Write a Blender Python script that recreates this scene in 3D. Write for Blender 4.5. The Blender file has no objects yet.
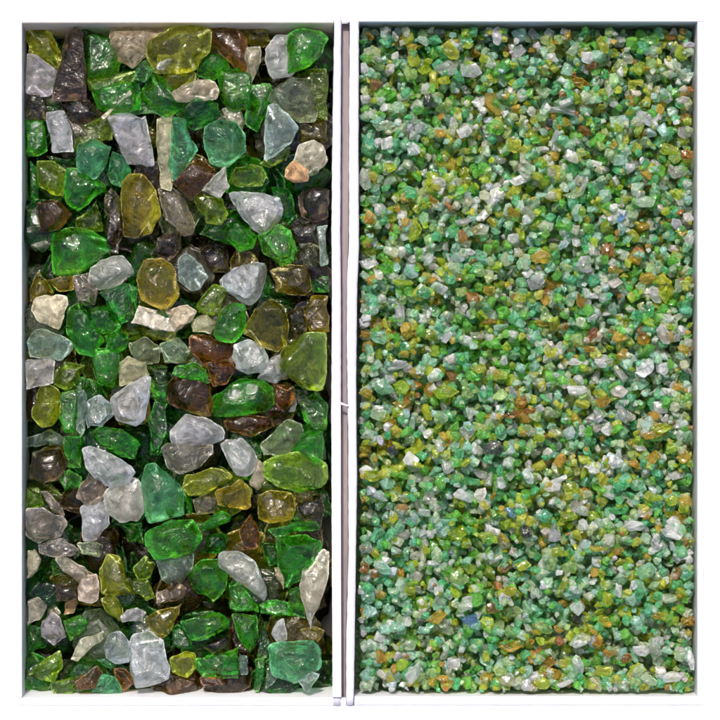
import bpy, bmesh, math, random
import numpy as np
from mathutils import Vector, Matrix, noise, Euler

random.seed(7)
rng = np.random.default_rng(11)
S = 0.0004            # metres per photo pixel in the rim plane
FL = 0.0140          # floor of the coarse tray
ZR = 0.050            # height of the tray rims
D = 1.30              # camera height above the rims
sc = bpy.context.scene
COL = sc.collection

# ------------------------------------------------------------------ helpers
def wx(px, z=ZR): return (px-360)*S*(D-(z-ZR))/D
def wy(py, z=ZR): return (360-py)*S*(D-(z-ZR))/D

def link(name, me, mat=None, parent=None):
    o = bpy.data.objects.new(name, me); COL.objects.link(o)
    if mat is not None: me.materials.append(mat)
    if parent is not None: o.parent = parent
    return o

def tag(o, label=None, cat=None, group=None, kind=None):
    if label: o['label'] = label
    if cat: o['category'] = cat
    if group: o['group'] = group
    if kind: o['kind'] = kind
    return o

# ------------------------------------------------------------------ materials
def glass_material(name, from_attribute, scale, deep=1.0):
    m = bpy.data.materials.new(name); m.use_nodes = True
    nt = m.node_tree; N = nt.nodes; L = nt.links
    for n in list(N): N.remove(n)
    out = N.new('ShaderNodeOutputMaterial')
    pr = N.new('ShaderNodeBsdfPrincipled')
    tl = N.new('ShaderNodeBsdfTranslucent'); mxs = N.new('ShaderNodeMixShader')
    L.new(pr.outputs[0], mxs.inputs[1]); L.new(tl.outputs[0], mxs.inputs[2]); L.new(mxs.outputs[0], out.inputs[0])
    pr.inputs['IOR'].default_value = 1.5
    tc = N.new('ShaderNodeTexCoord'); oi = N.new('ShaderNodeObjectInfo')
    if from_attribute:
        at = N.new('ShaderNodeAttribute'); at.attribute_name = 'tint'
        col, fr = at.outputs['Color'], at.outputs['Alpha']
        vec = tc.outputs['Object']
    else:
        col, fr = oi.outputs['Color'], oi.outputs['Alpha']
        ad = N.new('ShaderNodeVectorMath'); ad.operation = 'ADD'
        mu = N.new('ShaderNodeMath'); mu.operation = 'MULTIPLY'; mu.inputs[1].default_value = 37.0
        L.new(oi.outputs['Random'], mu.inputs[0])
        L.new(tc.outputs['Object'], ad.inputs[0]); L.new(mu.outputs[0], ad.inputs[1])
        vec = ad.outputs[0]
    def noi(sc_, det, rough=.6, dist=0.):
        n = N.new('ShaderNodeTexNoise'); n.inputs['Scale'].default_value = sc_
        n.inputs['Detail'].default_value = det; n.inputs['Roughness'].default_value = rough
        n.inputs['Distortion'].default_value = dist
        L.new(vec, n.inputs['Vector']); return n.outputs[0]
    def ramp(v, lo, hi, a=0., b=1.):
        r = N.new('ShaderNodeMapRange'); r.inputs[1].default_value = lo; r.inputs[2].default_value = hi
        r.inputs[3].default_value = a; r.inputs[4].default_value = b
        L.new(v, r.inputs[0]); return r.outputs[0]
    def math_(op, a, b=None, clamp=False):
        n = N.new('ShaderNodeMath'); n.operation = op; n.use_clamp = clamp
        for i, v in enumerate((a, b)):
            if v is None: continue
            if isinstance(v, (int, float)): n.inputs[i].default_value = v
            else: L.new(v, n.inputs[i])
        return n.outputs[0]
    def mix(f, a, b, typ='MIX'):
        n = N.new('ShaderNodeMix'); n.data_type = 'RGBA'; n.blend_type = typ
        if isinstance(f, (int, float)): n.inputs[0].default_value = f
        else: L.new(f, n.inputs[0])
        for k, v in ((6, a), (7, b)):
            if isinstance(v, tuple): n.inputs[k].default_value = v
            else: L.new(v, n.inputs[k])
        return n.outputs[2]
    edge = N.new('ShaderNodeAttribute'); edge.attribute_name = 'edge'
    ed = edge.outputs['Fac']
    n1 = noi(190*scale, 3, .6, .8); n2 = noi(1000*scale, 4, .7, 1.0); n3 = noi(360*scale, 2, .5, 2.0)
    chips = ramp(n2, .66, .80)                       # tiny crushed, whitish pits
    veins = ramp(math_('ABSOLUTE', math_('SUBTRACT', n3, .5)), .0, .035, 1., 0.)   # conchoidal fracture lines
    veins = math_('MULTIPLY', veins, ramp(n1, .42, .6))
    sp_ = N.new('ShaderNodeSeparateColor'); L.new(col, sp_.inputs[0])
    grn = ramp(sp_.outputs[0], .15, .6, 1., 0.)
    EDK = math_('SUBTRACT', 1.0, math_('MULTIPLY', grn, .35))
    edn = math_('MULTIPLY', math_('MULTIPLY', ed, ramp(n2, .42, .58, .05, 1.)), EDK)  # frosted edges, whitened to paint in the bright refracted outlines
    hue = mix(math_('MULTIPLY', grn, ramp(noi(95*scale, 2, .5, 1.5), .46, .66, 0., .5)), col, (.42, .50, .02, 1))      # olive drift inside a piece
    mot = math_('ADD', 1.0, math_('MULTIPLY', math_('ADD', -1.0, ramp(math_('ADD', math_('MULTIPLY', n1, .6), math_('MULTIPLY', n2, .4)), .38, .62, .35, 1.5)), math_('ADD', .06, math_('MULTIPLY', grn, .55 if deep >= 1 else .4))))
    dark = mix(1.0, hue, mot, 'MULTIPLY')
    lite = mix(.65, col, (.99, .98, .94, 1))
    c1 = mix(math_('MULTIPLY', chips, .55), dark, lite)
    c2 = mix(math_('MULTIPLY', veins, .04), c1, lite)
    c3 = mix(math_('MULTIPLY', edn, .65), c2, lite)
    L.new(c3, pr.inputs['Base Color'])
    t = math_('SUBTRACT', 1.0*deep, math_('MULTIPLY', math_('MULTIPLY', fr, .5 if deep >= 1 else .5), ramp(noi(210*scale, 3, .65, 1.2), .40, .62, .4, 1.4)))
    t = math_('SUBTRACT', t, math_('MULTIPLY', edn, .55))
    t = math_('SUBTRACT', t, math_('MULTIPLY', chips, .40), True)
    t = math_('SUBTRACT', t, math_('MULTIPLY', veins, .06), True)
    L.new(t, pr.inputs['Transmission Weight'])
    r = math_('ADD', ramp(n1, .35, .65, .0, .03), math_('MULTIPLY', fr, .12))
    L.new(r, pr.inputs['Roughness'])
    pr.inputs['Coat Weight'].default_value = 0.; pr.inputs['Coat Roughness'].default_value = .08
    h = math_('ADD', math_('MULTIPLY', n1, 1.5), math_('MULTIPLY', n2, .05))
    h = math_('ADD', h, math_('MULTIPLY', n3, .08))
    L.new(c3, tl.inputs['Color']); L.new(math_('ADD', math_('MULTIPLY', fr, .18), .01 if deep >= 1 else .09), mxs.inputs[0])
    bp = N.new('ShaderNodeBump'); bp.inputs['Strength'].default_value = .75
    bp.inputs['Distance'].default_value = .0012/scale
    L.new(bp.outputs[0], tl.inputs['Normal'])
    L.new(h, bp.inputs['Height']); L.new(bp.outputs[0], pr.inputs['Normal']); L.new(bp.outputs[0], pr.inputs['Coat Normal'])
    return m

def plain_material(name, color, rough=.4, var=.12, scale=60., bump=.0002, sss=0., spec=.5, stretch=(1, 1, 1)):
    m = bpy.data.materials.new(name); m.use_nodes = True
    nt = m.node_tree; N = nt.nodes; L = nt.links; pr = N['Principled BSDF']
    tc = N.new('ShaderNodeTexCoord'); mp = N.new('ShaderNodeMapping'); mp.inputs['Scale'].default_value = stretch
    L.new(tc.outputs['Object'], mp.inputs[0])
    n = N.new('ShaderNodeTexNoise'); n.inputs['Scale'].default_value = scale; n.inputs['Detail'].default_value = 6
    L.new(mp.outputs[0], n.inputs['Vector'])
    r = N.new('ShaderNodeMapRange'); r.inputs[1].default_value = .3; r.inputs[2].default_value = .7
    r.inputs[3].default_value = 1-var; r.inputs[4].default_value = 1.0+var*.2
    L.new(n.outputs[0], r.inputs[0])
    mx = N.new('ShaderNodeMix'); mx.data_type = 'RGBA'; mx.blend_type = 'MULTIPLY'; mx.inputs[0].default_value = 1
    mx.inputs[6].default_value = (*color, 1); L.new(r.outputs[0], mx.inputs[7]); L.new(mx.outputs[2], pr.inputs['Base Color'])
    pr.inputs['Roughness'].default_value = rough
    bp = N.new('ShaderNodeBump'); bp.inputs['Distance'].default_value = bump; bp.inputs['Strength'].default_value = .6
    L.new(n.outputs[0], bp.inputs['Height']); L.new(bp.outputs[0], pr.inputs['Normal'])
    return m

M_GLASS = glass_material('crushed_glass', False, 1.0)
M_GRAN = glass_material('fine_glass', False, 1.5, .99)
M_BED = glass_material('fine_glass_bed', True, 1.5, .99)
M_DEEP = glass_material('crushed_glass_below', True, 1.0)
M_RIM = plain_material('white_plastic', (.47, .445, .52), .35, .03, 90)
M_EDGE = plain_material('white_plastic_edge', (.57, .57, .58), .4, .02, 90)
M_WARM = plain_material('shaded_beige_plastic', (.92, .74, .56), .5, .15, 70)  # far wall's warm shaded tone, put into the base colour
M_FLOOR = plain_material('tray_floor_plastic', (.30, .27, .24), .5, .2, 60)
M_FLOOR_GREEN = plain_material('dark_green_floor', (.10, .17, .075), .8, .6, 700, .0006)  # dark green floor, hides pale gaps between the granules
M_GAP = plain_material('gap_brown', (.20, .165, .165), .8, .35, 120, stretch=(1, .15, 1))
M_TABLE = plain_material('white_table', (.80, .79, .80), .5, .08, 30)

# colour classes: linear RGB tint + frostiness
PAL = {
 'c': (.99, .985, .95, .25), 'v': (.99, .95, .96, .28), 's': (.78, .66, .50, .08), 't': (.98, .85, .62, .28),
 'p': (.97, .80, .62, .62), 'q': (.95, .64, .30, .60), 'g': (.10, .92, .03, .05), 'e': (.24, .92, .42, .08),
 'a': (.74, .98, .82, .10), 'm': (.72, .86, .52, .08), 'o': (.50, .76, .03, .05), 'y': (.88, .95, .04, .07),
 'h': (.70, .54, .02, .05), 'b': (.50, .20, .03, .04), 'k': (.22, .13, .10, .03), 'd': (.05, .56, .05, .03),
}
WORD = {'c': 'clear', 'v': 'milky mauve', 's': 'smoky brown', 't': 'tan', 'p': 'pale peach', 'q': 'orange peach',
        'g': 'green', 'e': 'emerald', 'a': 'pale aqua green', 'm': 'mossy grey green', 'o': 'olive green', 'y': 'yellow green',
        'h': 'honey olive', 'b': 'reddish brown', 'k': 'nearly black', 'd': 'dark green'}

# ------------------------------------------------------------------ shard geometry
def hull_bm(pts):
    bm = bmesh.new()
    for p in pts: bm.verts.new(p)
    r = bmesh.ops.convex_hull(bm, input=bm.verts)
    junk = [e for e in r['geom_interior'] + r['geom_unused'] if isinstance(e, bmesh.types.BMVert)]
    if junk: bmesh.ops.delete(bm, geom=list(set(junk)), context='VERTS')
    bmesh.ops.recalc_face_normals(bm, faces=bm.faces)
    return bm

def planes_of(bm):
    """outward planes n.x <= d of a convex mesh"""
    n = np.array([f.normal[:] for f in bm.faces]); p = np.array([f.verts[0].co[:] for f in bm.faces])
    return n, (n*p).sum(1)

def finish(bm, name, bevel, maxlen, rough_amp, dent_amp, seed, fine=True):
    bmesh.ops.dissolve_limit(bm, angle_limit=math.radians(9), verts=bm.verts, edges=bm.edges)
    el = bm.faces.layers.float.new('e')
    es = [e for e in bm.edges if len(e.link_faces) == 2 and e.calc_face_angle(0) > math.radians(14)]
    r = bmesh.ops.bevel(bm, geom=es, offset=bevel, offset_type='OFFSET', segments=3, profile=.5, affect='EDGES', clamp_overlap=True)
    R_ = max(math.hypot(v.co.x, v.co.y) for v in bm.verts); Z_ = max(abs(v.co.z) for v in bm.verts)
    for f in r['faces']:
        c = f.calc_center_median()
        f[el] = 1. if abs(c.z) < .32*Z_ and math.hypot(c.x, c.y) > .35*R_ else 0.  # outline bevels only, where the bright rims are painted
    bmesh.ops.triangulate(bm, faces=bm.faces)
    if fine:
        for k in range(4):
            le = [e for e in bm.edges if e.calc_length() > maxlen]
            if not le or len(bm.verts) > 2600: break
            bmesh.ops.subdivide_edges(bm, edges=le, cuts=1)
            bmesh.ops.triangulate(bm, faces=[f for f in bm.faces if len(f.verts) > 3])
        bm.normal_update()
        rr = random.Random(seed); off = Vector((seed*1.7, seed*.31, 0))
        vs = list(bm.verts); size = max(v.co.length for v in vs)
        dents = [(rr.choice(vs).co.copy(), rr.uniform(.25, .5)*size, rr.uniform(.4, 1.)*min(dent_amp, .11*size)) for _ in range(5)]
        mv = []
        for v in vs:
            q = v.co*260+off
            a = (noise.noise(q*.5)*1.2 + noise.noise(q)*.8 + noise.noise(q*2.3)*.6 - abs(noise.noise(q*.6+off))*1.6)*rough_amp
            for c, rad, am in dents:
                a -= am*math.exp(-((v.co-c).length/rad)**2*2)
            mv.append(v.normal*a)
        for v, d in zip(vs, mv): v.co += d
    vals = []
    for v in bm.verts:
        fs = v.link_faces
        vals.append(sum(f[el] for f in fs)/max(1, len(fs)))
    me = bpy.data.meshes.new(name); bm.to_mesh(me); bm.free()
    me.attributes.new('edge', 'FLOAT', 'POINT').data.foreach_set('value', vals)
    me.shade_smooth()
    return me

# ------------------------------------------------------------------ the pile: every piece is dropped on a height field
class Field:
    def __init__(s, x0, x1, y0, y1, z0):
        s.x0, s.y0, s.st = x0, y0, S
        s.nx = int((x1-x0)/S)+1; s.ny = int((y1-y0)/S)+1
        s.h = np.full((s.nx, s.ny), z0)
    def drop(s, n, d, x, y, rx, ry, pct, zc=9.):
        """n,d planes of the piece around its own origin, returns the height of its origin"""
        i0 = max(0, int((x-rx-s.x0)/s.st)); i1 = min(s.nx, int((x+rx-s.x0)/s.st)+2)
        j0 = max(0, int((y-ry-s.y0)/s.st)); j1 = min(s.ny, int((y+ry-s.y0)/s.st)+2)
        gx = (s.x0+np.arange(i0, i1)*s.st-x)[:, None, None]; gy = (s.y0+np.arange(j0, j1)*s.st-y)[None, :, None]
        v = d-n[:, 0]*gx-n[:, 1]*gy
        up = n[:, 2] > 1e-4; dn = n[:, 2] < -1e-4; fl = ~(up | dn)
        top = (v[:, :, up]/n[up, 2]).min(2); bot = (v[:, :, dn]/n[dn, 2]).max(2)
        ins = top > bot
        if fl.any(): ins &= (v[:, :, fl] > 0).all(2)
        if not ins.any(): return None
        H = s.h[i0:i1, j0:j1]
        gap = (H-bot)[ins]
        z = np.percentile(gap, pct)
        if z > zc: z = zc+(z-zc)*.3          # crowded spots settle
        H[ins] = np.maximum(H[ins], (top+z)[ins])
        return float(z)

# tiles of the tracing: origin and pixels per photo pixel
T = {'A': (20, 20, 6), 'B': (120, 20, 6), 'C': (220, 20, 6), 'D': (20, 130, 6), 'E': (120, 130, 6), 'F': (220, 130, 6),
     'G': (20, 240, 6), 'H': (120, 240, 6), 'I': (220, 240, 6), 'J': (20, 350, 6), 'K': (120, 350, 6), 'L': (220, 350, 6),
     'M': (20, 460, 6), 'N': (120, 460, 6), 'O': (220, 460, 6), 'P': (20, 575, 6), 'Q': (120, 575, 6), 'R': (220, 575, 6),
     'Z': (0, 0, 1)}
# (tile, colour class, layer, outline, landmark label, short name of the landmark)
SH = [
('A','y',1,[(40,40),(130,30),(200,80),(245,240),(235,300),(180,270),(90,220),(40,200)],'yellow green chunk in the far left corner of the coarse tray','far left corner chunk'),
('A','c',2,[(38,200),(100,215),(220,310),(215,400),(170,455),(38,430)],'frosty white clear chunk against the left side near the far corner','frosty white left chunk'),
('A','k',2,[(290,80),(340,50),(390,90),(385,330),(400,470),(200,460),(250,160)],'tall nearly black upright shard widening towards its foot','tall black upright shard'),
('A','k',1,[(230,480),(380,450),(485,570),(310,640),(260,560)]),
('A','k',1,[(38,430),(110,430),(155,490),(150,590),(38,590)]),
('A','g',1,[(38,600),(130,600),(160,700),(170,780),(110,810),(38,810)]),
('A','c',2,[(150,550),(270,550),(310,690),(320,785),(190,785),(180,690)],'narrow clear upright sliver with dark speckles near the left side','narrow clear left sliver'),
('A','g',1,[(400,90),(460,80),(560,95),(530,160),(600,230),(560,340),(400,380),(390,200)]),
('A','t',1,[(520,150),(545,50),(880,45),(800,90),(770,190),(680,280),(600,240)],'large wedge of tan clear glass touching the far wall','tan wedge at the far wall'),
('A','o',1,[(400,340),(560,330),(700,300),(660,420),(430,420)]),
('A','g',1,[(425,410),(700,370),(720,550),(560,570),(480,540)]),
('A','t',2,[(488,570),(650,425),(662,448),(510,592)],'thin straight tan splinter lying aslant on green glass','thin tan splinter'),
('A','o',1,[(330,640),(540,560),(540,720),(420,770),(310,790)]),
('A','d',0,[(140,480),(240,480),(290,560),(160,600)]),
('B','y',2,[(300,60),(400,35),(530,60),(525,200),(440,290),(340,310),(220,310),(170,200),(180,130)],'big bright lime yellow chunk by the far wall','big lime yellow chunk'),
('B','c',2,[(220,230),(240,190),(350,190),(350,235),(260,290),(215,290)],'small bluish white chip on the big lime yellow chunk','bluish chip on lime chunk'),  # chip added in place of a bluish sparkle on the lime chunk
('B','d',2,[(90,290),(150,235),(210,290),(150,370),(85,350)]),
('B','g',1,[(190,330),(260,350),(340,470),(400,500),(280,580),(60,560),(200,480)]),
('B','t',2,[(320,430),(400,375),(480,345),(560,370),(590,420),(570,480),(350,485)],'beige kidney shaped pebble of frosted glass','beige kidney pebble'),
('B','d',1,[(380,490),(450,430),(590,490),(620,590),(440,660),(340,560)]),
('B','g',1,[(470,270),(540,200),(640,210),(650,300),(560,360),(460,330)]),
('B','y',1,[(260,320),(340,310),(450,310),(450,370),(370,400),(290,430)]),
('B','b',1,[(540,50),(700,45),(760,130),(750,300),(700,290),(620,210),(535,150)]),
('B','g',1,[(600,320),(700,290),(780,330),(780,520),(650,530),(590,450)]),
('B','e',2,[(520,640),(600,600),(700,620),(750,700),(740,780),(640,880),(540,850),(510,740)],'round bright emerald chunk, roundest of the green ones near the far end','round emerald chunk'),
('Z','c',2,[(109,119),(120,115),(147,116),(151,140),(153,164),(145,166),(127,162),(119,147)],'large square clear crystal with a flat whitish top','large square clear crystal'),
('Z','t',1,[(156,122),(165,114),(175,116),(178,140),(168,170),(172,188),(160,185),(155,150)]),
('Z','e',2,[(172,118),(185,122),(197,150),(180,160),(173,182),(168,165),(170,135)]),
('Z','t',1,[(221,108),(238,107),(246,122),(240,132),(226,120)]),
('C','c',2,[(280,170),(340,95),(430,90),(440,170),(445,300),(420,335),(320,350),(285,300),(275,230)],'clear rectangular crystal with notched top beside green glass at the far end','clear rectangular far crystal'),
('C','g',2,[(450,90),(500,55),(640,70),(680,110),(640,210),(560,280),(445,310),(445,180)],'large vivid green chunk in the far right corner of the coarse tray','far right corner green chunk'),
('C','h',2,[(90,40),(270,40),(305,130),(250,160),(150,130)]),
('C','t',2,[(150,160),(240,160),(245,250),(190,370),(145,300)]),
('C','m',1,[(310,430),(420,350),(540,360),(590,440),(560,600),(460,600),(370,520),(300,480)]),
('C','o',1,[(560,300),(670,290),(680,600),(600,560),(580,430)]),
('C','a',2,[(270,620),(285,520),(340,500),(410,570),(465,640),(430,720),(330,800),(260,840)],'long greenish clear crystal leaning over olive glass','long greenish clear crystal'),
('C','g',1,[(160,400),(300,380),(320,480),(260,560),(230,660),(150,620)]),
('C','h',0,[(470,600),(650,590),(660,720),(500,740)]),
('D','e',2,[(350,90),(430,55),(540,110),(500,240),(450,290),(360,250),(340,170)],'pale emerald pentagon shard with light edges','pale emerald pentagon'),
('D','e',1,[(520,260),(550,130),(620,160),(665,250),(600,335),(540,310)]),
('D','o',1,[(100,190),(200,190),(280,240),(260,400),(180,380),(110,330)]),
('D','g',2,[(280,240),(340,230),(390,300),(490,320),(505,350),(410,410),(350,475),(270,440),(270,330)]),
('D','g',1,[(45,180),(100,230),(110,420),(50,440)]),
('D','b',1,[(100,430),(220,420),(300,500),(230,590),(120,610)]),
('D','o',0,[(330,530),(460,400),(490,600),(350,620)]),
('D','k',2,[(510,400),(545,350),(600,420),(620,600),(600,740),(520,720),(495,500)],'upright purplish black column shard with a pale streak','purplish black column'),
('Z','h',2,[(122,185),(128,176),(141,175),(155,190),(159,215),(150,230),(135,236),(124,233),(121,210)],'large honey olive egg shaped chunk','honey olive egg'),
('Z','g',2,[(52,236),(70,228),(90,232),(108,242),(108,252),(90,262),(78,274),(55,273),(58,258)]),
('D','s',0,[(50,480),(110,600),(180,680),(120,720),(60,700)]),
('D','d',0,[(150,150),(330,160),(340,220),(200,200)]),
('E','s',2,[(230,350),(290,330),(410,420),(455,560),(440,610),(370,640),(330,560),(270,540)],'smoky mauve brown crystal with pale edges','smoky mauve crystal'),
('E','c',2,[(490,360),(560,280),(630,220),(655,340),(600,400),(560,390)],'small clear pyramid tip under the round emerald chunk','small clear pyramid'),
('E','b',1,[(370,220),(440,160),(560,230),(560,270),(480,360),(420,400),(310,300)]),
('E','o',1,[(440,400),(500,380),(600,410),(640,500),(600,560),(510,550),(470,480)]),
('Z','k',1,[(150,255),(157,238),(178,232),(180,248),(168,262)]),
('Z','g',1,[(228,225),(240,222),(256,236),(252,248),(240,252),(228,240)]),
('F','c',2,[(60,390),(90,375),(240,380),(340,410),(370,470),(350,540),(260,625),(200,590),(100,490)],'large greyish white shield shaped crystal pointing down','large shield shaped crystal'),
('F','o',2,[(60,310),(100,220),(180,200),(240,220),(280,280),(250,330),(130,345)]),
('F','t',2,[(510,90),(590,70),(650,100),(670,180),(630,260),(530,270),(480,200)],'rounded tan clear chunk close to the divider','rounded tan chunk at the divider'),
('F','q',2,[(390,220),(450,180),(525,230),(520,300),(440,310),(385,280)],'small orange peach pebble beside a rounded tan chunk','orange peach pebble'),
('F','o',1,[(240,200),(350,110),(430,100),(400,190),(300,220)]),
('F','k',1,[(470,400),(540,340),(650,370),(650,520),(560,550),(490,520)]),
('Z','g',2,[(260,236),(280,225),(291,232),(296,250),(294,260),(281,265),(264,253)]),
('Z','d',1,[(272,188),(290,190),(298,215),(290,226),(281,222),(284,205)]),
('Z','a',1,[(318,228),(329,226),(329,262),(322,265)]),
('Z','m',0,[(298,243),(312,240),(318,262),(306,268)]),
('G','c',2,[(430,160),(500,115),(610,95),(670,160),(680,210),(610,260),(480,300),(420,250)],'sparkling clear oval crystal with dark and white facets','sparkling oval crystal'),
('G','s',1,[(320,220),(420,200),(460,290),(440,380),(340,380)]),
('G','h',1,[(160,240),(310,200),(320,300),(230,310)]),
('G','p',2,[(70,420),(100,350),(210,325),(280,340),(285,390),(235,530),(120,490)],'heart shaped pale peach pebble near the left side','heart shaped peach pebble'),
('G','h',1,[(50,300),(110,180),(160,250),(200,320),(60,370)]),
('G','g',1,[(290,420),(350,390),(400,430),(430,540),(500,600),(430,690),(350,670),(270,560)]),
('G','g',2,[(420,420),(470,395),(540,400),(590,500),(570,540),(490,560),(430,480)]),
('G','g',2,[(510,580),(580,530),(640,580),(630,650),(520,680)]),
('G','d',1,[(470,320),(640,260),(700,300),(700,450),(600,500),(540,390)]),
('G','a',2,[(50,620),(80,550),(150,540),(300,600),(300,650),(240,720),(60,700)]),
('H','h',2,[(100,240),(150,130),(250,110),(330,170),(340,320),(280,420),(140,360),(130,280)],'large honey olive chunk with bright glints above the beige stone','glinting honey chunk'),
('H','a',2,[(350,120),(400,85),(490,150),(520,220),(480,280),(420,300),(350,240)]),
('H','p',2,[(70,500),(120,400),(280,430),(330,545),(200,540)],'matt beige stone, left half of a long pale pair','matt beige stone'),
('H','p',2,[(270,425),(400,390),(455,430),(420,500),(330,545)]),
('H','y',1,[(75,520),(200,530),(330,540),(315,625),(180,590)]),
('H','o',1,[(465,380),(560,270),(640,300),(620,360),(580,380),(590,450),(470,440)]),
('Z','g',2,[(213,333),(220,311),(231,303),(245,306),(245,330),(236,343),(220,340)]),
('Z','b',1,[(190,336),(212,335),(240,348),(232,372),(205,366),(192,352)]),
('H','t',1,[(430,470),(520,450),(580,500),(540,560),(440,550)]),
('Z','m',1,[(128,342),(145,338),(160,348),(157,362),(135,365)]),
('Z','m',1,[(160,345),(178,338),(190,350),(184,362),(165,362)]),
('H','k',1,[(480,60),(540,30),(640,80),(640,180),(540,190),(490,120)]),
('I','c',2,[(2,240),(100,170),(200,130),(270,150),(270,220),(230,350),(180,385),(100,360),(30,300)],'large greyish clear triangle crystal with bright ridges','large clear triangle'),
('I','h',1,[(310,180),(420,150),(530,160),(545,290),(500,330),(340,310)]),
('I','h',2,[(150,560),(210,420),(300,370),(380,400),(400,500),(395,620),(340,660),(270,640),(180,590)],'large amber honey slab right of the middle','large amber slab'),
('I','k',1,[(410,430),(500,400),(520,560),(460,600),(410,520)]),
('I','h',1,[(520,450),(560,340),(660,340),(660,540),(560,560)]),
('Z','o',2,[(288,352),(300,342),(314,335),(330,335),(331,372),(328,388),(314,388),(298,378),(287,366)],'large olive green chunk pressed against the divider','large olive chunk at divider'),
('Z','c',2,[(234,345),(250,341),(262,348),(268,360),(264,371),(248,373),(237,368),(233,358)],'round faceted clear crystal with tan rim','round faceted clear crystal'),
('Z','v',1,[(258,378),(262,372),(270,358),(280,356),(286,365),(286,376),(276,383),(266,380)]),
('I','d',1,[(550,220),(650,220),(655,310),(560,310)]),
('I','d',1,[(250,230),(290,220),(300,350),(245,350)]),
('J','c',2,[(38,60),(190,35),(205,80),(200,200),(90,215),(38,240)],'clear block with a peach coloured frame like edge at the left side','peach edged block'),
('J','y',2,[(70,340),(110,250),(150,210),(230,240),(250,310),(230,400),(200,440),(130,460),(75,400)],'yellow olive oval chunk under the peach edged block','yellow olive oval'),
('J','o',1,[(210,120),(260,70),(380,95),(340,200),(290,240),(200,210)]),
('J','g',1,[(245,270),(340,250),(350,400),(330,500),(260,500),(240,400)]),
('J','a',2,[(340,260),(380,245),(400,300),(390,440),(370,510),(330,470)]),
('J','a',2,[(395,310),(480,275),(540,330),(550,390),(490,460),(400,470)],'frosted aqua green hexagon with bright green right edge','frosted aqua hexagon'),
('J','g',1,[(430,100),(450,0),(580,0),(600,100),(560,220),(460,200)]),
('Z','v',2,[(112,398),(124,388),(140,382),(149,376),(149,388),(144,418),(136,424),(118,420),(113,408)],'milky mauve white lump with a rough crystalline face','milky mauve lump'),
('Z','t',1,[(118,366),(128,358),(145,362),(148,375),(135,385),(120,386)]),
('J','g',2,[(430,520),(480,470),(600,470),(710,560),(670,650),(600,640),(460,560)]),
('J','a',1,[(40,520),(180,480),(250,520),(250,580),(40,590)]),
('J','g',1,[(260,520),(370,520),(360,600),(360,700),(290,700),(260,600)]),
('J','k',1,[(80,620),(230,600),(270,680),(260,760),(150,800),(60,760)]),
('Z','c',2,[(84,450),(92,448),(112,455),(128,465),(133,472),(128,482),(112,488),(95,478),(86,468)],'large clear grey crystal sloping down to the right','sloping grey crystal'),
('K','g',2,[(315,150),(340,100),(430,75),(510,110),(530,200),(440,190)]),
('K','b',1,[(280,230),(330,160),(440,150),(530,180),(550,300),(530,400),(430,370),(300,330)]),
('K','d',0,[(170,100),(280,110),(280,300),(240,330),(180,280)]),
('K','d',1,[(170,430),(210,310),(280,330),(290,500),(240,520),(230,620),(180,620)]),
('K','c',2,[(310,500),(400,385),(530,425),(600,455),(625,500),(610,540),(490,590),(370,630),(330,590)],'brightest clear crystal, many faced, in the middle of the coarse tray','bright many faced crystal'),
('Z','s',2,[(162,450),(168,444),(180,455),(210,445),(212,455),(200,467),(180,474),(168,468)]),
('Z','g',2,[(215,395),(226,383),(240,380),(262,381),(270,388),(272,405),(262,411),(238,415),(218,415),(213,405)],'large deep green oval slab with white glints','deep green oval slab'),
('Z','v',2,[(221,446),(227,440),(241,439),(250,446),(257,460),(256,468),(246,477),(236,474),(227,460)],'pinkish clear pebble, rectangular, below the brown slab','pinkish clear pebble'),
('L','b',1,[(30,430),(120,390),(300,400),(310,460),(200,520),(50,490)]),
('K','b',1,[(520,80),(640,60),(700,120),(640,200),(560,220)]),
('L','m',2,[(245,560),(340,490),(400,420),(480,450),(495,500),(480,550),(380,640),(270,630)],'curled pale olive clear shard with a hollow at its tip','curled pale olive shard'),
('L','g',1,[(480,320),(580,260),(640,330),(640,480),(560,490),(500,420)]),
('L','g',1,[(460,590),(560,500),(650,500),(650,700),(600,740),(500,640)]),
('Z','o',2,[(266,462),(282,455),(305,453),(324,464),(326,478),(318,488),(300,492),(276,486),(266,478)]),
('L','b',1,[(320,200),(440,220),(450,300),(380,370),(320,320)]),
('Z','t',1,[(257,460),(267,465),(268,482),(258,490),(250,484)]),
('L','v',1,[(410,370),(450,290),(465,330),(450,370)]),
('Z','s',2,[(82,482),(90,472),(102,474),(106,490),(98,502),(84,504),(77,496)]),
('M','v',2,[(360,290),(490,195),(530,310),(530,380),(460,470),(390,475),(360,340)],'glowing milky white and mauve upright shard','glowing milky upright shard'),
('Z','c',2,[(105,494),(114,482),(135,479),(143,490),(143,512),(136,520),(120,522),(108,512)],'wide pale clear chunk with a whitish lower lip','wide pale clear chunk'),
('M','s',2,[(42,300),(130,290),(250,340),(280,390),(230,460),(120,500),(42,450)],'large smoky tan chunk at the left side','large smoky tan chunk'),
('M','s',1,[(120,190),(170,190),(250,270),(270,340),(190,310)]),
('M','s',2,[(110,500),(260,470),(340,540),(300,580),(200,590),(120,560)]),
('M','t',2,[(40,540),(90,530),(130,600),(100,670),(40,710)]),
('M','m',1,[(340,500),(420,480),(490,510),(470,580),(370,560)]),
('Z','t',1,[(56,560),(68,556),(84,568),(90,578),(78,582),(62,570)]),
('Z','p',2,[(80,577),(96,575),(99,590),(98,600),(90,603),(79,600),(78,588)],'rosy square pebble left of the bright yellow lump','rosy square pebble'),
('Z','y',2,[(100,572),(108,556),(120,558),(124,572),(128,590),(134,595),(112,592),(102,594)],'bright yellow ragged lump, the yellowest piece','bright yellow lump'),
('Z','g',1,[(58,478),(68,470),(80,478),(78,488),(64,490)]),
('M','o',1,[(40,170),(110,170),(140,270),(40,290)]),
('M','d',0,[(180,600),(260,580),(300,680),(190,700)]),
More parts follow.
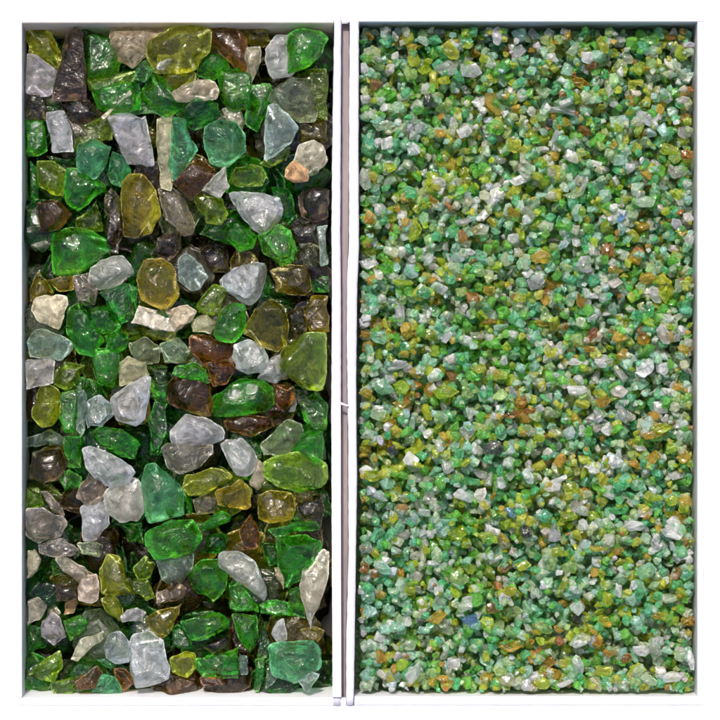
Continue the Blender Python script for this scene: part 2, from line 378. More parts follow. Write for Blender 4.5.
('N','e',2,[(160,40),(210,35),(280,90),(370,180),(370,320),(180,370),(150,320),(125,180)],'large vivid green slab with a mint frosted left edge','vivid green slab'),
('N','y',2,[(370,170),(400,90),(560,50),(640,80),(660,110),(580,170),(490,225),(420,210)],'dull yellow olive crystal under the pinkish clear pebble','dull yellow olive crystal'),
('Z','h',2,[(217,492),(228,486),(240,480),(250,492),(251,506),(246,509),(220,506)]),
('N','s',1,[(440,240),(520,220),(600,230),(560,310),(460,330)]),
('N','g',2,[(460,380),(600,310),(650,340),(650,380),(500,430),(450,430)]),
('N','g',2,[(165,440),(300,370),(430,370),(480,470),(440,530),(340,590),(220,600),(160,520)],'large mid green rounded slab below the vivid green slab','mid green rounded slab'),
('Z','a',1,[(156,562),(176,560),(192,554),(192,568),(184,580),(172,586),(162,580)]),
('N','d',1,[(10,390),(130,380),(140,510),(50,480)]),
('Z','g',2,[(186,574),(200,562),(222,560),(228,575),(224,588),(213,603),(198,594)]),
('Z','o',1,[(133,568),(145,556),(155,565),(150,578),(138,580)]),
('O','b',2,[(110,430),(180,330),(240,450),(220,530),(130,540)],'dark red brown upright splinter in a black gap','red brown splinter'),
('N','d',0,[(500,450),(640,450),(640,560),(500,560)]),
('O','h',2,[(235,230),(290,190),(420,200),(450,300),(420,360),(300,370),(240,350)],'round honey olive chunk below the olive mound near the divider','round honey chunk'),
('O','g',2,[(290,420),(430,375),(560,370),(600,420),(480,450),(350,470)]),
('O','g',1,[(350,470),(520,460),(600,500),(590,620),(500,700),(400,760),(350,620)]),
('Z','t',2,[(305,568),(325,552),(331,556),(330,580),(320,610),(314,628),(306,615),(303,590)],'long grey tan blade pointing down beside the divider','long grey tan blade'),
('O','k',1,[(470,260),(620,200),(650,300),(600,450),(500,330)]),
('Z','c',2,[(219,556),(225,550),(240,552),(254,562),(264,580),(266,592),(262,599),(248,590),(232,572),(221,568)],'large pale grey crescent crystal, long and smooth','pale grey crescent'),
('O','d',1,[(240,500),(340,520),(350,620),(280,640)]),
('O','t',2,[(320,650),(350,640),(390,720),(380,780),(345,720)]),
('O','h',1,[(440,200),(560,190),(560,260),(450,280)]),
('P','t',1,[(40,160),(110,130),(160,190),(120,270),(40,300)]),
('P','c',2,[(130,280),(190,230),(240,260),(270,370),(200,425),(130,370)],'oval tan clear pebble near the lower left corner','oval tan clear pebble'),
('P','q',2,[(260,180),(330,130),(340,150),(310,240),(250,250)],'small warm peach chip right of a tan clear pebble','warm peach chip'),
('P','t',1,[(165,200),(200,190),(240,240),(130,290)]),
('P','k',1,[(210,60),(330,60),(330,150),(220,160)]),
('P','y',2,[(480,150),(550,110),(610,180),(640,280),(580,280),(510,210)]),
('P','t',2,[(310,500),(360,390),(490,340),(500,390),(400,480),(350,515)],'rosy tan splinter shard aslant in the lower left','rosy tan splinter'),
('P','o',2,[(120,530),(230,460),(250,560),(200,650),(110,620),(50,600)]),
('P','o',1,[(190,650),(330,610),(360,600),(320,710),(200,715)]),
('P','b',1,[(320,640),(460,550),(500,590),(460,680),(350,690)]),
('P','b',1,[(560,560),(630,560),(700,650),(610,690),(570,620)]),
('P','e',2,[(430,700),(480,610),(570,605),(605,690),(600,715),(440,715)],'mint green trapezoid chunk at the near wall','mint trapezoid'),
('P','e',2,[(450,520),(520,500),(570,550),(540,590)]),
('P','a',2,[(500,430),(540,360),(600,345),(660,430),(650,520),(570,530),(510,500)]),
('P','g',1,[(260,280),(380,240),(400,330),(300,400)]),
('P','d',1,[(40,300),(120,320),(150,430),(40,480)]),
('Z','c',2,[(126,610),(137,608),(145,613),(140,620),(122,623),(120,617)],'small clear eye like bead with a white glint','small clear eye bead'),
('Q','c',2,[(50,430),(90,370),(170,350),(250,400),(290,540),(280,620),(180,650),(100,665),(70,600),(70,500)],'big white crowned clear shard at the near wall','white crowned shard'),
('Q','h',2,[(155,270),(220,220),(310,200),(370,170),(350,240),(290,350),(240,380),(180,320)]),
('Q','g',2,[(370,280),(480,250),(590,230),(645,280),(640,315),(530,390),(430,390)],'vivid green lozenge with a thin pale outline','vivid green lozenge'),
('Q','y',2,[(305,500),(400,460),(450,470),(460,560),(400,620),(310,580)]),
('Q','g',1,[(460,500),(640,470),(700,500),(700,620),(500,610),(460,560)]),
('Q','k',1,[(480,440),(570,400),(650,370),(650,470),(560,490)]),
('Q','b',1,[(480,620),(600,610),(640,660),(500,680)]),
('Q','s',1,[(220,100),(360,60),(390,80),(380,130),(330,160),(220,180)]),
('Q','d',1,[(310,330),(360,300),(430,400),(420,450),(320,430)]),
('Z','o',1,[(132,580),(148,582),(155,598),(145,602),(132,592)]),
('R','g',1,[(60,60),(130,40),(210,130),(230,220),(100,220),(60,200)]),
('R','g',2,[(70,240),(220,240),(230,380),(180,460),(110,380)]),
('R','g',2,[(240,180),(290,145),(420,160),(440,250),(350,240),(250,230)]),
('R','c',2,[(300,350),(340,290),(380,270),(400,390),(340,400)],'small bluish clear arc shaped glint shard among green glass','bluish clear arc shard'),
('R','e',2,[(370,420),(480,400),(620,400),(670,460),(665,560),(600,620),(520,640),(390,590)],'big mint emerald chunk in the near right corner','big mint corner chunk'),
('R','a',2,[(470,640),(540,590),(600,600),(540,705),(510,700)]),
('R','h',1,[(490,330),(560,310),(620,340),(600,400),(500,400)]),
('R','d',1,[(240,250),(310,400),(290,500),(220,500)]),
('R','g',1,[(210,520),(270,510),(270,600),(240,700),(200,700)]),
('R','a',1,[(110,480),(160,500),(160,600),(110,600)]),
('R','a',1,[(280,600),(330,480),(390,560),(330,650),(270,690)]),
('R','g',1,[(30,480),(110,440),(100,600),(0,600)]),
('R','g',1,[(400,100),(500,80),(510,260),(430,240)]),
]

def outline_px(tile, pts):
    ox, oy, k = T[tile]; return [(ox+x/k, oy+y/k) for x, y in pts]

def shard_from_outline(px, seed):
    """local verts (metres) of a fractured lump with this plan outline; returns bm, centre px, half sizes"""
    r = random.Random(seed)
    cx = sum(p[0] for p in px)/len(px); cy = sum(p[1] for p in px)/len(px)
    P = [((x-cx)*S*1.14, -(y-cy)*S*1.14) for x, y in px]
    A = abs(sum(P[i][0]*P[(i+1) % len(P)][1]-P[(i+1) % len(P)][0]*P[i][1] for i in range(len(P))))/2
    L = max(math.hypot(a[0]-b[0], a[1]-b[1]) for a in P for b in P)
    W = A/L*1.15
    h = W*r.uniform(.34, .46)
    v = []
    for x, y in P: v.append((x, y, r.uniform(-.35, .35)*h))
    ax, ay = r.uniform(-.35, .35), r.uniform(-.35, .35)
    k = r.uniform(.45, .78); sx, sy = r.uniform(-.12, .12)*W, r.uniform(-.12, .12)*W
    for i, (x, y) in enumerate(P):
        if r.random() < .85: v.append((x*k+sx, y*k+sy, h*.95+(x*k)*ax+(y*k)*ay))
    if r.random() < .5: v.append((r.uniform(-.15, .15)*W, r.uniform(-.15, .15)*W, h*1.35))
    k = r.uniform(.5, .8)
    for x, y in P:
        if r.random() < .7: v.append((x*k, y*k, -h*.9-x*ax*.5))
    return hull_bm(v), (cx, cy), A/S/S, L/max(W, 1e-6), h

fieldL = Field(wx(20), wx(334), wy(705), wy(20), FL)
LEFT_GROUP = 'coarse crushed glass shards in the left tray'
records = []    # dicts of everything that gets a label

# --- deep filler pieces: random fractured lumps, shared prototype meshes
protos = []
for k in range(9):
    r = random.Random(900+k)
    n_ = r.randint(7, 9); px = []
    for i in range(n_):
        a = 2*math.pi*i/n_+r.uniform(-.25, .25); rad = r.uniform(19, 27)*(1 if k % 3 else (1.25 if math.cos(a)**2 > .5 else .75))
        px.append((rad*math.cos(a), rad*math.sin(a)))
    bm, c_, A_, asp, h_ = shard_from_outline(px, 900+k)
    pl = planes_of(bm)
    bm2 = bm.copy(); bm.free()
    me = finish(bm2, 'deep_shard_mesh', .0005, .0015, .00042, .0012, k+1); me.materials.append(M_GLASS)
    protos.append((me, pl))

# the bottom of the pile, past the first 300 pieces: one bed of shards, darkened for the shade in the gaps
bv, bf, bc, be, q_ = [], [], [], [], 0
for layer in range(1):
    for j in range(19):
        for i in range(9):
            x = 40+i*34+random.uniform(-9, 9); y = 40+j*35.5+random.uniform(-9, 9)
            x = min(310, max(42, x)); y = min(680, max(52, y))
            me, (n, d) = random.choice(protos)
            R = np.array(Euler((random.uniform(-.5, .5), random.uniform(-.5, .5), random.uniform(0, 6.28))).to_matrix())
            X, Y = wx(x, .02), wy(y, .02)
            z = fieldL.drop(n@R.T, d, X, Y, .0135, .0135, 60, .0225)
            co_ = np.zeros(len(me.vertices)*3); me.vertices.foreach_get('co', co_); co_ = co_.reshape(-1, 3)@R.T+np.array([X, Y, z])
            fi = np.zeros(len(me.polygons)*3, dtype=np.int32); me.polygons.foreach_get('vertices', fi)
            ev = np.zeros(len(me.vertices)); me.attributes['edge'].data.foreach_get('value', ev)
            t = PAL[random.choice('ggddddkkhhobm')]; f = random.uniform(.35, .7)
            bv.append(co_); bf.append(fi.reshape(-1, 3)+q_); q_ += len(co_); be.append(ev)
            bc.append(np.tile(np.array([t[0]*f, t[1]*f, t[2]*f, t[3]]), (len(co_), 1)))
def joined(name, bv, bf, bc, be, mat):
    bv, bf, bc, be = (np.concatenate(q) for q in (bv, bf, bc, be))
    me = bpy.data.meshes.new(name+'_mesh')
    me.vertices.add(len(bv)); me.vertices.foreach_set('co', bv.ravel().astype(np.float32))
    me.loops.add(bf.size); me.loops.foreach_set('vertex_index', bf.ravel().astype(np.int32))
    me.polygons.add(len(bf)); me.polygons.foreach_set('loop_start', (np.arange(len(bf))*3).astype(np.int32))
    me.polygons.foreach_set('loop_total', np.full(len(bf), 3, dtype=np.int32))
    me.update(calc_edges=True); me.validate()
    me.attributes.new('tint', 'FLOAT_COLOR', 'POINT').data.foreach_set('color', bc.ravel().astype(np.float32))
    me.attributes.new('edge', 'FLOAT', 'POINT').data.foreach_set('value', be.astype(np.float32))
    return link(name, me, mat)
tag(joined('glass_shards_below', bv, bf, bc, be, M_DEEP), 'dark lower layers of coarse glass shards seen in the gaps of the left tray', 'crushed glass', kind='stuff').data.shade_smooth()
print('bed mean height', fieldL.h.mean())
deep = []
cols = 7; rows = 15
for j in range(rows):
    for i in range(cols):
        x = 48+i*(306-26)/(cols-1)+random.uniform(-6, 6)+(10 if j % 2 else -6); y = 46+j*(650-20)/(rows-1)+random.uniform(-6, 6)
        deep.append((min(308, max(42, x)), min(676, max(56, y)), random.choice('ggddddkkhhobbsmo')))
random.shuffle(deep)
deep_base = None
for px_, py_, c in deep:
    me, (n, d) = random.choice(protos)
    a = random.uniform(0, 2*math.pi); sc_ = random.uniform(.85, 1.1)
    tiltx, tilty = random.uniform(-.35, .35), random.uniform(-.35, .35)
    R = Euler((tiltx, tilty, a)).to_matrix(); Rn = np.array(R)
    n2 = n@Rn.T; d2 = d*sc_
    x, y = wx(px_, .016), wy(py_, .016)
    x = min(wx(306), x)
    z = fieldL.drop(n2, d2, x, y, .0135, .0135, 70, .0345)
    if z is None: continue
    if deep_base is None:
        o = link('glass_shard', me); deep_base = o
    else:
        o = deep_base.copy(); o.data = me; COL.objects.link(o)
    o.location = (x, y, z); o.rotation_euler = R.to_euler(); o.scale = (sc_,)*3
    t = PAL[c]; f = random.uniform(.5, .9)  # tint dimmed to carry the shade down in the pile
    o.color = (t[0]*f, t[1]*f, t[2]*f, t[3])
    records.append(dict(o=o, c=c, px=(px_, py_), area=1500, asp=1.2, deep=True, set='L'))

print('deep pile mean height', fieldL.h.mean())
order = sorted(range(len(SH)), key=lambda i: (SH[i][2], i))
for i in order:
    s = SH[i]; px = outline_px(s[0], s[3])
    bm, (cx, cy), A_, asp, h_ = shard_from_outline(px, 31+i)
    n, d = planes_of(bm)
    cs = np.array([v.co[:] for v in bm.verts]); rx = np.abs(cs[:, 0]).max(); ry = np.abs(cs[:, 1]).max()
    zg = ZR-.010
    test = Field.__new__(Field); test.__dict__ = dict(fieldL.__dict__); test.h = fieldL.h.copy() if False else fieldL.h
    # first guess of the resting height from the mean height below, then drop at the matching place
    xi = int((wx(cx, zg)-fieldL.x0)/S); yi = int((wy(cy, zg)-fieldL.y0)/S)
    loc = fieldL.h[max(0, xi-12):xi+12, max(0, yi-12):yi+12]
    zg = float(np.percentile(loc, 85))+h_ if loc.size else zg
    x, y = wx(cx, zg), wy(cy, zg)
    x = min(x, wx(331)-rx-.0003); x = max(x, wx(22.3)+rx*.8)
    z = fieldL.drop(n, d, x, y, rx, ry, (70, 72, 76)[s[2]], (.0385, .0425, .0465)[s[2]])
    if z is None: z = zg
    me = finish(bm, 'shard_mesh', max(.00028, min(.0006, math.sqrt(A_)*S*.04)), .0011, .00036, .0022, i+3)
    me.materials.append(M_GLASS)
    thin = 'splinter' in (s[5] if len(s) > 5 else '') and s[1] == 't' and A_ < 200
    o = link('glass_splinter' if thin else 'glass_shard', me)
    o.location = (x, y, z)
    t = PAL[s[1]]; r = random.Random(i); f = r.uniform(.8, 1.2)
    o.color = (min(.97, t[0]*f*r.uniform(.9, 1.1)), min(.97, t[1]*f), min(.97, t[2]*f*r.uniform(.9, 1.1)), t[3])
    records.append(dict(o=o, c=s[1], px=(cx, cy), area=A_, asp=asp, deep=False, set='L',
                        label=s[4] if len(s) > 4 else None, ref=s[5] if len(s) > 5 else None))
print('left pile mean/max', fieldL.h.mean(), fieldL.h.max(), 'rim', ZR)

# ------------------------------------------------------------------ the fine granules (right tray)
TG = {'a': (350, 20), 'b': (520, 20), 'c': (350, 190), 'd': (520, 190), 'e': (350, 360), 'f': (520, 360), 'h': (350, 520), 'i': (520, 520)}
GP = {
 'w': (.99, .99, .99, .40), 'P': (.98, .88, .82, .50), 'V': (.98, .95, .99, .18), 'n': (.80, .99, .70, .20), 'a': (.56, .99, .70, .18),
 'e': (.26, .96, .48, .15), 'g': (.32, .94, .14, .13), 'o': (.72, .86, .04, .10), 'y': (.96, .94, .12, .12), 'B': (.95, .60, .06, .12),
 'R': (.74, .34, .08, .10), 'k': (.16, .18, .18, .05), 'u': (.26, .50, .95, .2), 's': (.88, .86, .80, .12), 'm': (.68, .92, .38, .15),
}
GW = {'w': 'white', 'P': 'pinkish cream', 'V': 'lavender grey', 'n': 'pale green', 'a': 'aqua green', 'e': 'teal green', 'g': 'green',
      'o': 'olive', 'y': 'yellow', 'B': 'amber orange', 'R': 'rust brown', 'k': 'blackish', 'u': 'blue', 's': 'smoky grey', 'm': 'moss green'}
GR = [
('a',180,65,50,55,0,'P','cream chip near the far left corner of the fine tray','cream far left chip'),('a',80,50,70,45,10,'B'),('a',400,130,90,80,0,'y','bright yellow green lump near the far wall of the fine tray','yellow green far lump'),
('a',390,195,90,80,0,'s'),('a',480,205,85,75,20,'V'),('a',585,60,60,80,20,'w','white streaked upright grain at the far wall','white far wall grain'),('a',50,195,45,70,0,'w'),('a',110,160,80,40,0,'n'),
('a',560,175,50,70,0,'n'),('a',670,125,70,70,0,'V'),('a',320,330,60,75,0,'k','blackish hollow looking grain, darkest in the far left part of the fine tray','blackish far grain'),
('a',520,325,70,60,0,'P'),('a',455,450,60,60,0,'w','bright bluish white grain with dark spots left of an amber patch','spotted bluish white grain'),('a',150,495,60,70,15,'P'),('a',280,430,50,55,0,'V'),
('a',135,425,90,50,0,'n'),('a',370,575,75,50,15,'y'),('a',360,455,50,50,0,'B'),('a',600,560,90,40,-20,'n'),('a',660,500,80,90,0,'y'),('a',575,430,80,80,0,'g'),
('a',60,640,50,120,-15,'n'),('a',160,590,55,60,0,'o'),('a',240,690,70,50,0,'e'),('a',350,650,70,50,0,'V'),('a',680,640,90,50,-10,'P'),('a',245,530,60,50,0,'V'),('a',460,610,50,60,0,'o'),
('b',130,155,60,45,10,'P'),('b',270,150,60,80,-10,'w','large lavender white wedge below a yellow patch in the far part','lavender white wedge'),('b',330,105,60,80,0,'y'),('b',215,120,70,50,-30,'n'),
('b',180,50,40,40,0,'V'),('b',95,285,60,70,-20,'n','shiny pale aqua bead above the long white sliver','shiny aqua bead'),('b',170,360,140,35,10,'w','long white sliver, longest pale piece in the fine tray','long white sliver'),
('b',165,300,45,40,0,'R'),('b',240,250,100,50,0,'B'),('b',200,545,85,70,30,'w','large glossy white granule with grey shadow in the upper middle','large glossy white granule'),('b',465,290,45,45,0,'P'),
('b',640,325,75,45,-20,'V'),('b',670,450,70,70,0,'V','lavender white block at the right side, upper part','lavender block at right side'),('b',510,400,45,80,-15,'V'),('b',530,230,90,60,-10,'n'),('b',640,215,80,60,0,'n'),('b',655,385,60,40,0,'B'),
('b',370,500,40,40,0,'B'),('b',375,335,35,40,0,'w'),('b',440,590,50,50,0,'w'),('b',305,575,50,45,0,'w'),('b',630,610,80,60,0,'s'),('b',600,520,70,80,0,'o'),('b',260,440,100,60,0,'R'),('b',120,410,40,60,0,'k'),
('b',600,45,80,40,0,'B'),('b',430,150,60,60,0,'n'),('b',665,540,60,50,0,'R'),('b',520,60,90,60,0,'g'),('b',460,410,50,50,0,'s'),('b',540,565,35,35,0,'w'),('b',120,610,50,60,0,'s'),('b',40,600,40,80,0,'n'),
('c',75,290,85,60,10,'w','white angular granule touching the divider, upper one','upper white divider granule'),('c',40,530,50,60,0,'w','white chip touching the divider where the rims narrow','lower white divider chip'),('c',255,165,60,100,0,'o','upright olive oval granule','upright olive oval'),
('c',455,125,80,40,-15,'V'),('c',475,248,60,35,15,'w'),('c',445,185,50,80,0,'R'),('c',425,315,70,50,15,'n'),('c',330,305,60,45,0,'P'),('c',125,380,70,65,0,'a'),('c',200,500,55,110,10,'V'),('c',120,590,80,70,20,'a'),
('c',75,115,50,80,0,'B'),('c',330,40,70,50,0,'B'),('c',195,690,110,50,-20,'w','large white angular granule with a dark split, left of middle','white split granule'),('c',405,675,50,50,0,'P','small round bead with a dark centre','bead with dark centre'),('c',440,490,80,60,0,'n'),('c',355,535,50,60,0,'a'),
('c',490,430,60,80,0,'R'),('c',560,400,60,60,0,'B'),('c',560,525,80,40,0,'B'),('c',680,430,70,60,0,'y'),('c',650,90,90,60,0,'B'),('c',600,95,50,40,0,'y'),('c',710,330,50,50,0,'w'),('c',320,580,80,70,20,'h' if False else 'o'),('c',380,590,50,50,0,'V'),
('c',210,370,90,40,0,'o'),('c',60,430,50,80,0,'n'),('c',520,160,80,60,0,'n'),('c',540,465,50,60,0,'e'),('c',670,250,50,60,0,'V'),('c',150,310,70,70,0,'g'),('c',290,410,60,60,0,'e'),('c',510,580,70,50,0,'s'),('c',240,20,50,50,0,'e'),
('d',670,110,60,60,0,'w'),('d',625,230,60,50,0,'P','pinkish cream block near the right side, upper half','pinkish right block'),('d',135,205,60,45,-15,'k','black flat granule left of an amber patch','black flat granule'),('d',260,300,75,85,20,'V'),('d',60,370,70,75,0,'V'),('d',375,370,70,50,0,'P'),
('d',540,420,75,80,0,'w','white pointed granule with grey face, right of middle','white pointed granule'),('d',220,160,50,60,0,'n'),('d',455,185,60,60,0,'y'),('d',490,140,60,60,0,'B'),('d',80,270,90,70,0,'B'),('d',360,240,80,80,0,'R'),('d',380,320,70,40,0,'B'),
('d',130,380,70,60,0,'B'),('d',100,440,40,50,0,'q' if False else 'B'),('d',205,435,40,90,10,'n'),('d',245,440,45,90,0,'B'),('d',295,425,40,30,0,'P'),('d',100,530,80,45,0,'B'),('d',495,600,55,60,20,'B','amber nugget with cream edge in the right half','amber cream nugget'),('d',570,580,70,90,0,'V'),
('d',290,575,50,60,0,'R'),('d',280,635,70,40,0,'B'),('d',125,655,60,45,0,'y'),('d',370,480,50,45,0,'a'),('d',335,680,90,50,-15,'w'),('d',235,690,80,50,0,'w'),('d',650,640,60,50,0,'B'),('d',400,110,60,30,-40,'u'),('d',470,500,60,60,0,'e'),('d',680,200,40,60,0,'V'),
('d',290,510,60,40,-30,'V'),('d',210,20,80,40,0,'n'),('d',500,50,90,60,0,'n'),('d',640,380,50,80,0,'n'),
('e',185,22,100,50,-15,'w'),('e',140,105,90,80,0,'a','rounded grey aqua granule right of an amber grain at the divider','rounded grey aqua granule'),('e',65,130,65,55,20,'B','amber orange granule touching the divider','amber granule at divider'),('e',205,170,75,55,0,'B','amber yellow granule right of the rounded grey aqua one','amber yellow granule'),('e',570,45,50,60,0,'P'),('e',600,60,60,70,0,'y'),('e',515,30,60,60,0,'y'),
('e',645,215,80,40,-10,'R'),('e',120,215,80,70,0,'n'),('e',50,245,40,50,0,'w'),('e',345,215,80,45,10,'a'),('e',245,400,60,90,15,'w','tall white granule with grey notch, left middle','tall white notched granule'),('e',390,420,55,90,0,'V','upright lavender granule in the left middle','upright lavender granule'),('e',360,345,35,60,0,'w'),
('e',525,455,90,40,30,'V'),('e',325,555,70,70,10,'P','wide cream pinkish granule lower left of the middle','wide cream granule'),('e',455,545,80,70,20,'w','white cup shaped granule with hollow top in the lower left middle','white cupped granule'),('e',520,535,50,80,40,'P'),('e',125,545,70,40,20,'V'),('e',600,490,50,80,0,'w'),('e',640,460,40,50,0,'n'),
('e',645,610,60,50,20,'u','deep blue granule, upper one of the two blue pieces','upper blue granule'),('e',60,440,60,50,0,'P'),('e',650,125,60,70,0,'V'),('e',590,110,45,40,0,'V'),('e',380,130,100,60,0,'o'),('e',480,640,60,50,0,'g'),('e',535,580,50,40,0,'y'),('e',570,350,90,80,0,'k'),('e',700,690,50,60,0,'k'),('e',440,370,50,70,0,'e'),('e',175,360,50,60,0,'k'),('e',235,310,60,50,0,'n'),('e',90,460,80,70,0,'o'),
('f',225,118,90,65,-5,'w','square white granule with a black left face','square white black sided granule'),('f',392,125,80,65,20,'P','bright cream white nugget, brightest piece of the fine tray','bright cream nugget'),('f',555,190,85,75,10,'w','large lavender white granule right of the bright cream nugget','large lavender white granule'),('f',330,165,60,60,0,'B'),('f',420,215,60,90,-30,'V'),('f',310,220,45,80,0,'V'),
('f',490,48,70,50,0,'w'),('f',180,130,25,60,0,'k'),('f',40,200,50,40,0,'R'),('f',450,415,60,40,0,'B','burnt orange granule in the right middle','burnt orange granule'),('f',530,385,60,60,0,'B'),('f',520,300,80,40,0,'B'),('f',255,395,55,50,0,'y'),('f',110,370,45,50,0,'P'),('f',160,475,100,35,-25,'w'),('f',290,440,50,40,0,'w'),('f',370,400,40,50,0,'w'),
('f',210,510,70,60,0,'o'),('f',215,580,50,70,0,'s'),('f',350,650,60,60,0,'n'),('f',450,665,100,55,-10,'w','wide pale lavender granule near the right side, lower half','wide lavender lower granule'),('f',605,695,90,50,20,'w'),('f',130,695,65,60,0,'V'),('f',20,680,50,70,0,'k'),('f',605,560,50,60,0,'y'),('f',650,590,40,80,0,'o'),('f',540,550,60,50,0,'o'),('f',400,600,80,50,0,'e'),('f',650,385,60,60,0,'B'),('f',560,270,100,50,0,'o'),('f',480,350,60,35,20,'w'),('f',630,460,70,50,0,'w'),('f',30,465,60,70,0,'w'),('f',45,285,50,50,0,'n'),('f',635,110,50,50,0,'B'),('f',320,15,60,40,0,'w'),('f',155,345,50,50,0,'a'),('f',80,310,60,50,0,'o'),('f',190,620,80,60,0,'o'),('f',400,500,60,60,0,'e'),('f',470,500,60,60,0,'a'),
('h',265,225,75,60,15,'P','pinkish white cube like granule in the lower left','pinkish white cube'),('h',345,135,50,80,0,'n'),('h',245,280,60,60,0,'y'),('h',285,325,45,35,30,'P'),('h',355,275,40,60,30,'w'),('h',355,320,60,60,0,'s'),('h',345,385,90,60,-15,'B','glowing amber orange granule, most vivid orange in the fine tray','glowing amber granule'),
('h',460,345,60,60,-20,'V'),('h',480,400,70,80,20,'u','larger blue granule with a pale lavender top','larger blue granule'),('h',645,280,65,60,0,'B','round orange granule right of the larger blue one','round orange granule'),('h',125,300,35,60,0,'B'),('h',170,280,50,45,0,'n'),('h',70,300,60,80,0,'a'),('h',390,430,80,80,20,'n'),('h',295,440,50,50,0,'a'),('h',255,620,70,130,35,'w','long whitish aslant splinter near the near wall','long aslant whitish splinter'),('h',420,570,70,70,0,'w'),
('h',45,280,25,60,0,'w'),('h',40,400,40,40,0,'P'),('h',590,155,80,30,-30,'w'),('h',655,130,45,50,0,'P'),('h',620,190,50,50,0,'R'),('h',690,180,60,50,0,'y'),('h',430,50,100,70,0,'o'),('h',570,45,60,60,0,'w'),('h',215,60,70,50,0,'s'),('h',435,230,80,80,0,'m'),('h',120,540,50,90,0,'B'),('h',580,685,40,30,0,'y'),('h',570,350,60,60,0,'R'),('h',650,370,80,60,0,'m'),('h',640,500,100,50,0,'B'),('h',190,420,60,60,0,'a'),('h',380,640,90,40,0,'B'),('h',640,645,90,60,0,'n'),('h',240,500,60,60,0,'n'),
('h',60,190,50,70,0,'R'),('h',320,50,30,60,0,'w'),('h',130,190,90,60,0,'a'),('h',60,110,60,60,0,'V'),
('i',130,60,70,80,0,'V','oval lavender grey granule, lower middle right','oval lavender granule'),('i',540,85,60,80,20,'w'),('i',610,60,60,45,20,'P'),('i',625,150,60,60,0,'w'),('i',390,280,45,80,0,'w'),('i',300,110,60,40,0,'B'),('i',390,125,50,40,0,'B'),('i',155,125,70,50,0,'o'),('i',460,85,45,45,0,'y'),
('i',545,380,50,45,0,'B','orange bead granule towards the lower right','orange lower right bead'),('i',340,400,60,50,0,'y'),('i',240,490,60,50,-20,'w'),('i',230,575,60,80,0,'V','grey white crystal granule low in the fine tray','grey white low granule'),('i',110,570,70,60,0,'B'),('i',170,580,50,50,0,'y'),('i',485,520,70,60,20,'w'),('i',395,460,50,60,0,'a'),('i',95,430,90,60,0,'m'),('i',215,275,50,40,20,'w'),('i',290,245,40,30,-20,'P'),('i',95,265,35,40,0,'w'),
('i',175,655,70,35,-25,'w'),('i',600,660,110,60,0,'w'),('i',680,560,40,90,0,'w'),('i',640,540,60,60,0,'n'),('i',340,600,90,70,0,'y'),('i',470,600,70,50,-40,'n'),('i',560,600,50,60,0,'P'),('i',310,480,50,50,0,'B'),('i',420,550,50,50,0,'R'),('i',540,500,60,90,20,'s'),('i',670,400,60,60,0,'B'),('i',350,310,50,90,0,'o'),('i',500,200,80,80,0,'a'),('i',590,310,80,60,0,'n'),('i',230,400,80,80,0,'k'),('i',510,660,90,50,0,'n'),('i',30,660,60,60,0,'w'),('i',90,650,60,60,0,'y'),('i',200,190,70,70,0,'m'),
]
ZF = ZR-.0215
def in_right(px, py): return px
gv = []          # granule variants: verts (unit half size ~1), faces, planes, edge values
for k in range(12):
    r = np.random.default_rng(400+k)
    pts = r.normal(size=(int(r.integers(11, 17)), 3)); pts /= np.linalg.norm(pts, axis=1)[:, None]
    pts *= np.array([1, r.uniform(.8, 1), r.uniform(.65, .95)])*r.uniform(.85, 1.1, size=(len(pts), 1))
    bm = hull_bm([tuple(p) for p in pts]); bmesh.ops.dissolve_limit(bm, angle_limit=math.radians(16), verts=bm.verts, edges=bm.edges)
    bm.normal_update(); pl = planes_of(bm)
    lo = bm.copy()
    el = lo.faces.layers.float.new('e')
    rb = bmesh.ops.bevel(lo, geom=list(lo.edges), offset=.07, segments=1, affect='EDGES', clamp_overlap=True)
    for f in rb['faces']: f[el] = 1.  # bevels carry the painted pale outline here too
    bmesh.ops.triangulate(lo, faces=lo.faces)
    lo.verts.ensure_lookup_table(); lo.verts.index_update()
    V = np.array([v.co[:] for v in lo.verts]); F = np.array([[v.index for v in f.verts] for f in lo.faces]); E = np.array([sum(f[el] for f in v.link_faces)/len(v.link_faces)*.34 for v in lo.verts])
    lo.free()
    # detailed version for the individual granules
    for v in bm.verts: v.co *= .0022
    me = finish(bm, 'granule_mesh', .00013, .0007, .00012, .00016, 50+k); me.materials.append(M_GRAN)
    gv.append((V, F, E, pl, me))

